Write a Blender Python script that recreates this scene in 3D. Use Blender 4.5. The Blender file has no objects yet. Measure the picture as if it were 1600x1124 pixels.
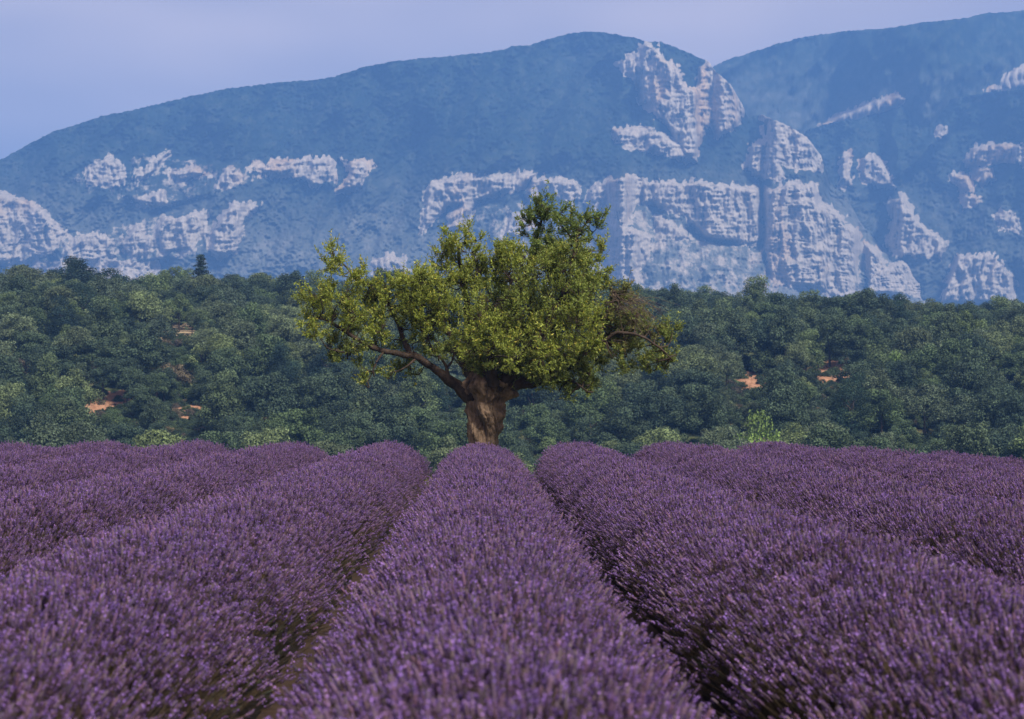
import bpy, math
import numpy as np

# ------------------------------------------------------------------ camera
SC = bpy.context.scene
COL = SC.collection
FPX = 3111.0                       # focal length in pixels of the 1600 px wide photograph
EYE = np.array([0.0, 0.0, 1.45])
YAW = math.atan(50 / FPX)          # the rows run along +Y, the camera looks a little to their right
PITCH = math.atan(75 / FPX)
cd = bpy.data.cameras.new('camera')
cd.sensor_fit = 'HORIZONTAL'; cd.sensor_width = 36.0; cd.lens = FPX * 36.0 / 1600.0
cd.clip_start = 0.1; cd.clip_end = 30000
cd.dof.use_dof = True; cd.dof.focus_distance = 34.0; cd.dof.aperture_fstop = 5.6
cam = bpy.data.objects.new('camera', cd); COL.objects.link(cam)
cam.location = EYE
cam.rotation_euler = (math.pi / 2 + PITCH, 0, -YAW)
SC.camera = cam

# ------------------------------------------------------------------ sky, sun, exposure
SUN_EL, SUN_AZ = math.radians(48), math.radians(146)     # azimuth clockwise from +Y: behind the camera, to the right
wd = bpy.data.worlds.new('World'); SC.world = wd; wd.use_nodes = True
wn, wl = wd.node_tree.nodes, wd.node_tree.links
wn.clear()
wo = wn.new('ShaderNodeOutputWorld'); bg = wn.new('ShaderNodeBackground')
sky = wn.new('ShaderNodeTexSky'); sky.sky_type = 'NISHITA'; sky.sun_disc = False
sky.sun_elevation = SUN_EL; sky.sun_rotation = SUN_AZ
sky.air_density = 1.0; sky.dust_density = 1.0; sky.ozone_density = 2.0
# a thin lilac veil of high cloud over the whole sky
tc = wn.new('ShaderNodeTexCoord')
mp = wn.new('ShaderNodeMapping'); mp.inputs['Scale'].default_value = (1.6, 1.6, 5.0)
nz = wn.new('ShaderNodeTexNoise'); nz.inputs['Scale'].default_value = 1.7; nz.inputs['Detail'].default_value = 3.0
rp = wn.new('ShaderNodeValToRGB')
rp.color_ramp.elements[0].position = 0.36; rp.color_ramp.elements[0].color = (2.5, 1.95, 2.2, 1)
rp.color_ramp.elements[1].position = 0.66; rp.color_ramp.elements[1].color = (5.7, 4.3, 3.7, 1)
mx = wn.new('ShaderNodeMixRGB'); mx.inputs[0].default_value = 0.85
wl.new(tc.outputs['Generated'], mp.inputs['Vector']); wl.new(mp.outputs[0], nz.inputs['Vector'])
wl.new(nz.outputs['Fac'], rp.inputs[0]); wl.new(sky.outputs[0], mx.inputs[1]); wl.new(rp.outputs[0], mx.inputs[2])
wl.new(mx.outputs[0], bg.inputs['Color']); bg.inputs['Strength'].default_value = 0.1
wl.new(bg.outputs[0], wo.inputs['Surface'])

sd = bpy.data.lights.new('sun', 'SUN'); sd.energy = 4.0; sd.angle = math.radians(9); sd.color = (1.0, 0.91, 0.78)
sun = bpy.data.objects.new('sun', sd); COL.objects.link(sun)
sun.rotation_euler = (math.pi / 2 - SUN_EL, 0, math.pi - SUN_AZ)

vs = SC.view_settings
vs.view_transform = 'Standard'; vs.look = 'None'; vs.exposure = 1.15; vs.gamma = 1.0; vs.use_curve_mapping = False
SC.cycles.use_denoising = True
SC.cycles.max_bounces = 4; SC.cycles.diffuse_bounces = 2; SC.cycles.glossy_bounces = 2
SC.cycles.transmission_bounces = 3; SC.cycles.volume_bounces = 0; SC.cycles.transparent_max_bounces = 4
SC.cycles.sample_clamp_indirect = 4.0

RNG = np.random.default_rng(7)

# ------------------------------------------------------------------ helpers
_f = np.array([math.sin(YAW) * math.cos(PITCH), math.cos(YAW) * math.cos(PITCH), math.sin(PITCH)])
_r = np.array([math.cos(YAW), -math.sin(YAW), 0.0])
_u = np.cross(_r, _f)

def ray(px, py):
    px = np.asarray(px, float)[..., None]; py = np.asarray(py, float)[..., None]
    return _f * FPX + (px - 800.0) * _r - (py - 562.0) * _u

def at(px, py, Y):
    """world point at ground distance Y (along the rows) that lies on the photograph's pixel"""
    d = ray(px, py)
    return EYE + d * (np.asarray(Y, float)[..., None] / d[..., 1:2])

def pix(p):
    v = np.asarray(p, float) - EYE
    z = v @ _f
    return 800 + FPX * (v @ _r) / z, 562 - FPX * (v @ _u) / z

def _hash(i):
    i = (i.astype(np.int64) & 0xffffffff).astype(np.uint32)
    i = (i ^ (i >> 16)) * np.uint32(0x7feb352d); i = (i ^ (i >> 15)) * np.uint32(0x846ca68b)
    return (i ^ (i >> 16)).astype(np.float64) / 4294967295.0

def noise(x, y, z=0.0, seed=0):
    """smooth value noise in -1..1"""
    shp = np.broadcast(x, y, z).shape
    x, y, z = (np.broadcast_to(np.asarray(a, float), shp).reshape(shp or (1,)) for a in (x, y, z))
    xi, yi, zi = np.floor(x), np.floor(y), np.floor(z)
    fx, fy, fz = x - xi, y - yi, z - zi
    sx, sy, sz = (f * f * f * (f * (f * 6 - 15) + 10) for f in (fx, fy, fz))
    xi, yi, zi = (a.astype(np.int64) for a in (xi, yi, zi))
    def h(a, b, c): return _hash((xi + a) * 73856093 ^ (yi + b) * 19349663 ^ (zi + c) * 83492791 ^ (seed * 2654435 + 977))
    def lx(b, c): return h(0, b, c) * (1 - sx) + h(1, b, c) * sx
    def ly(c): return lx(0, c) * (1 - sy) + lx(1, c) * sy
    return ((ly(0) * (1 - sz) + ly(1) * sz) * 2 - 1).reshape(shp)

def fbm(x, y, z=0.0, seed=0, octaves=4):
    a, s, t = 1.0, 0.0, 0.0
    for o in range(octaves):
        s = s + a * noise(np.asarray(x) * 2 ** o, np.asarray(y) * 2 ** o, np.asarray(z) * 2 ** o, seed + o * 17); t += a; a *= 0.5
    return s / t

def smooth(a, b, x):
    t = np.clip((x - a) / (b - a), 0, 1); return t * t * (3 - 2 * t)

def make_mesh(name, verts, faces, mat=None, smooth_shade=False, attrs=None):
    verts = np.asarray(verts, np.float32); faces = np.asarray(faces, np.int32)
    me = bpy.data.meshes.new(name)
    n = faces.shape[1]
    me.vertices.add(len(verts)); me.vertices.foreach_set('co', verts.ravel())
    me.loops.add(faces.size); me.loops.foreach_set('vertex_index', faces.ravel())
    me.polygons.add(len(faces)); me.polygons.foreach_set('loop_start', np.arange(0, faces.size, n, dtype=np.int32))
    if smooth_shade: me.polygons.foreach_set('use_smooth', np.ones(len(faces), bool))
    for k, v in (attrs or {}).items():
        v = np.asarray(v, np.float32)
        if v.ndim == 1:
            a = me.attributes.new(k, 'FLOAT', 'POINT'); a.data.foreach_set('value', v)
        else:
            a = me.attributes.new(k, 'FLOAT_COLOR', 'POINT'); c = np.ones((len(v), 4), np.float32); c[:, :3] = v
            a.data.foreach_set('color', c.ravel())
    me.update(calc_edges=True)
    if mat: me.materials.append(mat)
    return me

def link(name, data, parent=None, **props):
    o = bpy.data.objects.new(name, data); COL.objects.link(o)
    if parent is not None: o.parent = parent
    for k, v in props.items(): o[k] = v
    return o

class Geo:
    """collects vertices and faces (quads; a triangle repeats nothing, it is kept in its own list) with a colour each"""
    def __init__(s): s.v, s.f, s.c, s.n = [], [], [], 0
    def add(s, v, f, c=None):
        v = np.asarray(v, float); f = np.asarray(f, np.int64)
        s.v.append(v); s.f.append(f + s.n); s.n += len(v)
        if c is not None: s.c.append(np.broadcast_to(np.asarray(c, float), (len(v), 3)))
    def mesh(s, name, mat, smooth_shade=False):
        v = np.concatenate(s.v); f = np.concatenate([tri(x) for x in s.f])
        return make_mesh(name, v, f, mat, smooth_shade, {'tint': np.concatenate(s.c)} if s.c else None)

def tri(f):
    return f if f.shape[1] == 3 else np.concatenate([f[:, [0, 1, 2]], f[:, [0, 2, 3]]])

def spline(pts, n):
    """Catmull-Rom through pts (k x d), n samples per span"""
    p = np.asarray(pts, float); p = np.vstack([2 * p[0] - p[1], p, 2 * p[-1] - p[-2]])
    out = []
    for i in range(1, len(p) - 2):
        t = np.linspace(0, 1, n, endpoint=False)[:, None]
        a, b, c, d = p[i - 1], p[i], p[i + 1], p[i + 2]
        out.append(0.5 * (2 * b + (c - a) * t + (2 * a - 5 * b + 4 * c - d) * t ** 2 + (3 * b - a - 3 * c + d) * t ** 3))
    out.append(p[-2][None]); return np.vstack(out)

def tube(path, rad, sides=8, rough=0.0, seed=0, freq=6.0):
    p = np.asarray(path, float); k = len(p); rad = np.broadcast_to(np.asarray(rad, float), (k,))
    t = np.gradient(p, axis=0); t /= np.linalg.norm(t, axis=1)[:, None] + 1e-9
    ref = np.where(np.abs(t[:, 2:3]) > 0.9, np.array([[1.0, 0, 0]]), np.array([[0, 0, 1.0]]))
    a = np.cross(t, ref); a /= np.linalg.norm(a, axis=1)[:, None]; b = np.cross(t, a)
    th = np.linspace(0, 2 * np.pi, sides, endpoint=False)
    d = a[:, None] * np.cos(th)[None, :, None] + b[:, None] * np.sin(th)[None, :, None]
    r = rad[:, None] * np.ones(sides)
    if rough:
        q = p[:, None] + d * 0.15
        r = r * (1 + rough * fbm(q[..., 0] * freq, q[..., 1] * freq, q[..., 2] * freq, seed, 3))
    v = (p[:, None] + d * r[..., None]).reshape(-1, 3)
    i = np.arange(k - 1)[:, None] * sides; j = np.arange(sides)[None]; j2 = (j + 1) % sides
    f = np.stack([i + j, i + j2, i + sides + j2, i + sides + j], -1).reshape(-1, 4)
    return v, f

# ------------------------------------------------------------------ materials
def new_mat(name):
    m = bpy.data.materials.new(name); m.use_nodes = True
    nt = m.node_tree; b = nt.nodes['Principled BSDF']
    b.inputs['Specular IOR Level'].default_value = 0.2; b.inputs['Roughness'].default_value = 0.8
    return m, nt.nodes, nt.links, b, nt.nodes['Material Output']

def ramp(N, stops):
    r = N.new('ShaderNodeValToRGB'); e = r.color_ramp.elements
    while len(e) < len(stops): e.new(0.5)
    for q, (p, c) in zip(e, stops): q.position = p; q.color = (*c, 1)
    return r

def tex_noise(N, L, scale, detail=4, vec=None, rough=0.55):
    n = N.new('ShaderNodeTexNoise'); n.inputs['Scale'].default_value = scale; n.inputs['Detail'].default_value = detail
    n.inputs['Roughness'].default_value = rough
    if vec is not None: L.new(vec, n.inputs['Vector'])
    return n

def mul(N, L, a, b, mode='MULTIPLY', fac=1.0):
    m = N.new('ShaderNodeMixRGB'); m.blend_type = mode; m.inputs[0].default_value = fac
    for s, v in ((1, a), (2, b)):
        if isinstance(v, tuple): m.inputs[s].default_value = (*v, 1)
        else: L.new(v, m.inputs[s])
    return m

def mat_leaf(name, transl=0.3, per_object=0.25, rough=0.6, hue=None):
    """leaf colour from the mesh's own tint, varied for each tree"""
    m, N, L, b, out = new_mat(name)
    at_ = N.new('ShaderNodeAttribute'); at_.attribute_name = 'tint'
    oi = N.new('ShaderNodeObjectInfo')
    r = ramp(N, [(0, (1 - per_object, 1 - per_object * 0.8, 1 - per_object * 0.5)), (0.5, (1, 1, 1)), (1, (1 + per_object, 1 + per_object, 1))])
    L.new(oi.outputs['Random'], r.inputs[0])
    c = mul(N, L, at_.outputs['Color'], r.outputs[0])
    L.new(c.outputs[0], b.inputs['Base Color']); b.inputs['Roughness'].default_value = rough
    if transl:
        t = N.new('ShaderNodeBsdfTranslucent'); L.new(c.outputs[0], t.inputs['Color'])
        s = N.new('ShaderNodeMixShader'); s.inputs[0].default_value = transl
        L.new(b.outputs[0], s.inputs[1]); L.new(t.outputs[0], s.inputs[2]); L.new(s.outputs[0], out.inputs['Surface'])
    return m

def mat_bark(name, dark, light, scale=6.0, bump=0.6):
    m, N, L, b, out = new_mat(name)
    tc = N.new('ShaderNodeTexCoord'); mp = N.new('ShaderNodeMapping'); mp.inputs['Scale'].default_value = (1, 1, 0.35)
    L.new(tc.outputs['Object'], mp.inputs['Vector'])
    n = tex_noise(N, L, scale, 8, mp.outputs[0], 0.65); r = ramp(N, [(0.3, dark), (0.55, light), (0.75, tuple(x * 1.5 for x in light))])
    L.new(n.outputs['Fac'], r.inputs[0]); L.new(r.outputs[0], b.inputs['Base Color'])
    bu = N.new('ShaderNodeBump'); bu.inputs['Strength'].default_value = bump; bu.inputs['Distance'].default_value = 0.03
    n2 = tex_noise(N, L, scale * 4, 6, mp.outputs[0], 0.7); L.new(n2.outputs['Fac'], bu.inputs['Height']); L.new(bu.outputs[0], b.inputs['Normal'])
    b.inputs['Roughness'].default_value = 0.95
    return m

def mat_ground():
    m, N, L, b, out = new_mat('soil_and_grass')
    g = N.new('ShaderNodeNewGeometry')
    n1 = tex_noise(N, L, 2.2, 8, g.outputs['Position'], 0.65); n2 = tex_noise(N, L, 0.07, 5, g.outputs['Position'])
    soil = ramp(N, [(0.3, (0.022, 0.014, 0.010)), (0.6, (0.034, 0.021, 0.014)), (0.8, (0.055, 0.036, 0.025))]); L.new(n1.outputs['Fac'], soil.inputs[0])
    gr = ramp(N, [(0.25, (0.028, 0.042, 0.02)), (0.5, (0.06, 0.08, 0.03)), (0.62, (0.11, 0.10, 0.045)), (0.8, (0.17, 0.11, 0.065))])
    ad = N.new('ShaderNodeMath'); ad.operation = 'MULTIPLY_ADD'; ad.inputs[1].default_value = 0.4
    L.new(n1.outputs['Fac'], ad.inputs[0]); L.new(n2.outputs['Fac'], ad.inputs[2])
    sb = N.new('ShaderNodeMath'); sb.operation = 'SUBTRACT'; sb.inputs[1].default_value = 0.2; L.new(ad.outputs[0], sb.inputs[0])
    L.new(sb.outputs[0], gr.inputs[0])
    a = N.new('ShaderNodeAttribute'); a.attribute_name = 'grass'
    mx = N.new('ShaderNodeMixRGB'); L.new(a.outputs['Fac'], mx.inputs[0]); L.new(soil.outputs[0], mx.inputs[1]); L.new(gr.outputs[0], mx.inputs[2])
    L.new(mx.outputs[0], b.inputs['Base Color'])
    bu = N.new('ShaderNodeBump'); bu.inputs['Strength'].default_value = 0.8; bu.inputs['Distance'].default_value = 0.05
    L.new(n1.outputs['Fac'], bu.inputs['Height']); L.new(bu.outputs[0], b.inputs['Normal'])
    b.inputs['Roughness'].default_value = 1.0
    return m

def mat_mountain(name):
    m, N, L, b, out = new_mat(name)
    g = N.new('ShaderNodeNewGeometry')
    mp = N.new('ShaderNodeMapping'); mp.inputs['Scale'].default_value = (1, 0.4, 1); L.new(g.outputs['Position'], mp.inputs['Vector'])
    ms = N.new('ShaderNodeMapping'); ms.inputs['Scale'].default_value = (1, 0.5, 0.22); L.new(g.outputs['Position'], ms.inputs['Vector'])
    n1 = tex_noise(N, L, 0.055, 6, mp.outputs[0], 0.65); n2 = tex_noise(N, L, 0.006, 4, mp.outputs[0])
    n3 = tex_noise(N, L, 0.16, 8, ms.outputs[0], 0.75); n4 = tex_noise(N, L, 0.012, 3, ms.outputs[0])
    veg = ramp(N, [(0.34, (0.010, 0.020, 0.018)), (0.5, (0.020, 0.034, 0.026)), (0.68, (0.048, 0.062, 0.045))]); L.new(n1.outputs['Fac'], veg.inputs[0])
    spar_haze = ramp(N, [(0.36, (0.10, 0.112, 0.095)), (0.52, (0.14, 0.147, 0.127)), (0.7, (0.21, 0.205, 0.185))]); L.new(n1.outputs['Fac'], spar_haze.inputs[0])  # pale thinly grown scree, made paler to paint in haze near the base
    a2 = N.new('ShaderNodeAttribute'); a2.attribute_name = 'sparse_haze'
    v2 = N.new('ShaderNodeMixRGB'); L.new(a2.outputs['Fac'], v2.inputs[0]); L.new(veg.outputs[0], v2.inputs[1]); L.new(spar_haze.outputs[0], v2.inputs[2])
    rock = ramp(N, [(0.30, (0.13, 0.12, 0.11)), (0.42, (0.30, 0.272, 0.235)), (0.56, (0.41, 0.365, 0.305)), (0.75, (0.52, 0.46, 0.38))]); L.new(n3.outputs['Fac'], rock.inputs[0])
    warm = ramp(N, [(0.55, (1, 1, 1)), (0.68, (1.02, 0.86, 0.68))]); L.new(n4.outputs['Fac'], warm.inputs[0])
    rk0 = mul(N, L, rock.outputs[0], warm.outputs[0])
    mq = N.new('ShaderNodeMapping'); mq.inputs['Scale'].default_value = (1, 0.3, 0.6); L.new(g.outputs['Position'], mq.inputs['Vector'])
    n5 = tex_noise(N, L, 0.085, 5, mq.outputs[0], 0.7)
    pit = ramp(N, [(0.58, (0, 0, 0)), (0.65, (0.8, 0.8, 0.8))]); L.new(n5.outputs['Fac'], pit.inputs[0])
    rk = N.new('ShaderNodeMixRGB'); L.new(pit.outputs[0], rk.inputs[0]); L.new(rk0.outputs[0], rk.inputs[1]); L.new(v2.outputs[0], rk.inputs[2])
    a = N.new('ShaderNodeAttribute'); a.attribute_name = 'rock'
    # shrubs on the ledges break up the rock
    ad = N.new('ShaderNodeMath'); ad.operation = 'MULTIPLY_ADD'; ad.inputs[1].default_value = 0.9; L.new(n1.outputs['Fac'], ad.inputs[0]); L.new(a.outputs['Fac'], ad.inputs[2])
    st = ramp(N, [(0.86, (0, 0, 0)), (0.98, (1, 1, 1))]); L.new(ad.outputs[0], st.inputs[0])
    fin = N.new('ShaderNodeMixRGB'); L.new(st.outputs[0], fin.inputs[0]); L.new(v2.outputs[0], fin.inputs[1]); L.new(rk.outputs[0], fin.inputs[2])
    L.new(fin.outputs[0], b.inputs['Base Color'])
    bu = N.new('ShaderNodeBump'); bu.inputs['Strength'].default_value = 0.6; bu.inputs['Distance'].default_value = 5.0
    L.new(n3.outputs['Fac'], bu.inputs['Height']); L.new(bu.outputs[0], b.inputs['Normal'])
    b.inputs['Roughness'].default_value = 1.0; b.inputs['Specular IOR Level'].default_value = 0.0
    return m

def mat_earth(name, c0, c1, scale=0.8):
    m, N, L, b, out = new_mat(name)
    g = N.new('ShaderNodeNewGeometry'); n = tex_noise(N, L, scale, 6, g.outputs['Position'], 0.65)
    r = ramp(N, [(0.3, c0), (0.65, c1)]); L.new(n.outputs['Fac'], r.inputs[0]); L.new(r.outputs[0], b.inputs['Base Color'])
    bu = N.new('ShaderNodeBump'); bu.inputs['Strength'].default_value = 0.8; bu.inputs['Distance'].default_value = 0.3
    L.new(n.outputs['Fac'], bu.inputs['Height']); L.new(bu.outputs[0], b.inputs['Normal']); b.inputs['Roughness'].default_value = 1.0
    return m

M_GROUND = mat_ground()
M_MOUNT = mat_mountain('limestone_and_scrub')
M_LAV = mat_leaf('lavender_flower', 0.15, 0.22, 0.7)
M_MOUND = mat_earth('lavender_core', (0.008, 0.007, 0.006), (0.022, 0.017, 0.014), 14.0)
M_ALM = mat_leaf('almond_leaf', 0.46, 0.0, 0.4)
M_FOR = mat_leaf('woodland_leaf', 0.2, 0.38, 0.75)
M_BARK = mat_bark('almond_bark', (0.02, 0.015, 0.012), (0.16, 0.113, 0.077), 6.5, 1.0)
M_LIMB = mat_bark('limb_bark', (0.012, 0.010, 0.008), (0.05, 0.036, 0.027), 11.0, 0.8)
M_TRUNK = mat_bark('wood_bark', (0.02, 0.016, 0.012), (0.07, 0.055, 0.042), 3.0, 0.3)
M_OCHRE = mat_earth('ochre_earth', (0.17, 0.085, 0.05), (0.36, 0.205, 0.125), 0.7)
M_STRAW = mat_earth('dry_grass', (0.28, 0.21, 0.12), (0.48, 0.38, 0.25), 0.5)
M_GRASS = mat_leaf('grass_blade', 0.25, 0.0, 0.8)

# ------------------------------------------------------------------ ground
KY = np.array([-200, 30, 38.5, 42, 60, 120, 200, 225, 260, 300, 340, 400, 460, 900, 2500, 14000.])
KZ = np.array([0, 0, 0, -.12, -1.6, -6.3, -9.8, -8.2, 1.0, 11.0, 16.5, 20.5, 22.0, 20.0, 20.0, 20.0])

def ground_z(x, y):
    x = np.asarray(x, float); y = np.asarray(y, float)
    z = np.interp(y, KY, KZ) * 0.5 + (np.interp(y - 7, KY, KZ) + np.interp(y + 7, KY, KZ)) * 0.25 * smooth(60, 90, y) + np.interp(y, KY, KZ) * 0.5 * (1 - smooth(60, 90, y))
    up = smooth(210, 330, y)
    px = np.clip(x / np.maximum(y, 30.0), -0.4, 0.4)
    z = z + up * (-px * 11.0 - 3.1) * (y < 2000)
    z = z + smooth(150, 230, y) * (1 - smooth(420, 700, y)) * (2.4 * fbm(x * 0.022 + 3, y * 0.022, 0, 5, 3) + 1.8 * np.abs(noise(x * 0.03 + y * 0.017, y * 0.01, 0, 9)))
    z = z - 0.062 * np.maximum(0, x - 4.9) * (1 - smooth(45, 120, y)) * (x < 60) * smooth(0, 20, y)
    z = z + 0.045 * np.clip(x, 0, 5.4) / 5.4 * smooth(15, 36, y) * (1 - smooth(45, 120, y))
    return z + 0.02 * noise(x * 1.3, y * 1.3, 0, 2) * (y < 200)

ys = np.concatenate([np.linspace(-60, 2, 16), np.linspace(3, 46, 130), np.geomspace(47, 480, 170), np.geomspace(500, 13000, 30)])
us = np.linspace(-1, 1, 221); us = np.sign(us) * np.abs(us) ** 1.25
gx = us[None, :] * (25 + 0.75 * np.maximum(ys, 0))[:, None]; gy = np.repeat(ys[:, None], len(us), 1)
gz = ground_z(gx, gy)
def grid_faces(r, c):
    i = np.arange(r - 1)[:, None] * c + np.arange(c - 1)[None]
    return np.stack([i, i + 1, i + c + 1, i + c], -1).reshape(-1, 4)
gv = np.stack([gx, gy, gz], -1).reshape(-1, 3)
link('ground', make_mesh('ground', gv, grid_faces(*gx.shape), M_GROUND, True, {'grass': smooth(37.2, 38.6, gv[:, 1] + 0.5 * noise(gv[:, 0], gv[:, 1]))}), kind='structure',
     label='brown soil of the field running on to the wooded slope')

# ------------------------------------------------------------------ mountains
def poly_sd(px, py, poly):
    """signed distance in pixels, negative inside"""
    P = np.asarray(poly, float); d = np.full(px.shape, 1e9); ins = np.zeros(px.shape, bool)
    for a, b in zip(P, np.roll(P, -1, 0)):
        e = b - a; wx, wy = px - a[0], py - a[1]
        t = np.clip((wx * e[0] + wy * e[1]) / (e @ e + 1e-9), 0, 1)
        d = np.minimum(d, np.hypot(wx - t * e[0], wy - t * e[1]))
        c = ((a[1] > py) != (b[1] > py)) & (px < (b[0] - a[0]) * (py - a[1]) / (b[1] - a[1] + 1e-12) + a[0])
        ins ^= c
    return np.where(ins, -d, d)

def mountain(name, label, skyline, x0, x1, ncol, nrow, Rb, Rt, polys, seed, base=628.0, sparse_haze=None, tree_bump=1.6):
    sk = np.asarray(skyline, float)
    px = np.linspace(x0, x1, ncol)
    top = np.interp(px, sk[:, 0], sk[:, 1])
    top = top + tree_bump * (0.6 * noise(px * 0.3, 0, 0, seed) + 0.8 * np.abs(noise(px * 0.13, 4, 0, seed)) * noise(px * 0.02, 9, 0, seed)) - 0.3
    t = np.linspace(0, 1, nrow) ** 0.97
    PX = np.repeat(px[None], nrow, 0); PY = base + t[:, None] * (top[None] - base)
    wob = 5.0 * fbm(PX * 0.06, PY * 0.06, 0, seed + 3, 3) + 4.5 * noise(PX * 0.2, PY * 0.13, 0, seed + 4) + 3 * noise(PX * 0.45, PY * 0.3, 0, seed + 14)
    rock = np.zeros(PX.shape); pid = np.full(PX.shape, -1); soft = np.zeros(PX.shape)
    for k, (kind, dens, pts) in enumerate(polys):
        pts = np.asarray(pts, float)
        sel = (PX > pts[:, 0].min() - 22) & (PX < pts[:, 0].max() + 20) & (PY > pts[:, 1].min() - 20) & (PY < pts[:, 1].max() + 20)
        if not sel.any(): continue
        s = poly_sd(PX[sel], PY[sel], pts)
        amp = 0.25 if kind == 'field' else 1.0
        m = smooth(4.5, -4.5, s + wob[sel] * amp - 3.5) * dens
        rock[sel] = np.maximum(rock[sel], m)
        if kind != 'field': soft[sel] = np.maximum(soft[sel], smooth(6, -6, s) * min(1, dens + 0.2))
        pp = pid[sel]; pp[s < 0] = k; pid[sel] = pp
    d = ray(PX, PY); hor = np.hypot(d[..., 0], d[..., 1]); T = d[..., 2] / hor
    Rtar = Rb + (Rt - Rb) * t[:, None] ** 0.9 * np.ones(ncol)
    big = fbm(PX * 0.0055 + seed, PY * 0.004, 0, seed + 1, 3)
    Rtar = Rtar + 150 * big * (0.25 + t[:, None])
    R = np.empty_like(Rtar); R[0] = Rtar[0]
    for i in range(1, nrow):
        nx = R[i - 1] + np.maximum(0.4, (Rtar[i] - R[i - 1]) * 0.085 * 250 / nrow)
        R[i] = np.where(soft[i] > 0.8, R[i - 1] + 0.6, nx)
    for _ in range(4):
        R[:, 1:-1] = 0.25 * R[:, :-2] + 0.5 * R[:, 1:-1] + 0.25 * R[:, 2:]
    # buttresses, gullies and ledges in the rock; tree crowns elsewhere
    w = 6 * fbm(PX * 0.03, PY * 0.03, 0, seed + 8, 2)
    ridg = np.abs(fbm((PX + w) * 0.055, PY * 0.016, 0, seed + 5, 4))
    led = fbm(PX * 0.05, (PY + w) * 0.11, 0, seed + 6, 4)
    fine = fbm((PX + w) * 0.24, PY * 0.10, 0, seed + 7, 3)
    R = R + soft * (34 * (ridg - 0.25) + 8 * led + 5 * fine + 4 * fbm(PX * 0.5, PY * 0.2, 0, seed + 15, 2) + 7 * np.abs(noise(PX * 0.05, PY * 0.3 + w * .2, 0, seed + 16)))
    R = R + (1 - soft) * (6 * noise(PX * 0.28, PY * 0.4, 0, seed + 11) + 13 * fbm(PX * 0.05, PY * 0.06, 0, seed + 12, 3) + 130 * np.abs(fbm((PX + 0.5 * PY) * 0.013, PY * 0.006, 0, seed + 13, 3)))
    V = EYE + d * (R / hor)[..., None]
    # the back of the mountain, out of sight behind the crest
    back = [V[-1] + np.stack([0 * px, np.full(ncol, q), -np.full(ncol, q) * 0.35 - 6], -1) for q in (40, 160, 500, 900)]
    V = np.concatenate([V, np.stack(back)], 0); pad = lambda a, v=0: np.concatenate([a, np.full((4, ncol), v)], 0)
    sp = (sparse_haze(PX, PY) if sparse_haze else np.zeros(PX.shape)) + 0.10 * np.clip(big, 0, 1)  # weight of the pale scree tone with haze painted into it
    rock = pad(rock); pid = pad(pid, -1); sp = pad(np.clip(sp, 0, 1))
    F = grid_faces(*V.shape[:2]); v = V.reshape(-1, 3)
    fid = pid.ravel()[F[:, 0]]
    at_all = {'rock': rock.ravel(), 'sparse_haze': sp.ravel()}
    root = None
    for k in [-1] + sorted(set(fid.tolist()) - {-1}):
        f = F[fid == k]; used, inv = np.unique(f, return_inverse=True)
        me = make_mesh(name if k < 0 else 'cliff', v[used], inv.reshape(f.shape), M_MOUNT, True, {q: a[used] for q, a in at_all.items()})
        if k < 0: root = link(name, me, kind='structure', label=label)
        else:
            link({'rock': 'cliff', 'scree': 'scree_slope', 'field': 'bare_terrace'}[polys[k][0]], me, root)
    return root

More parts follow.
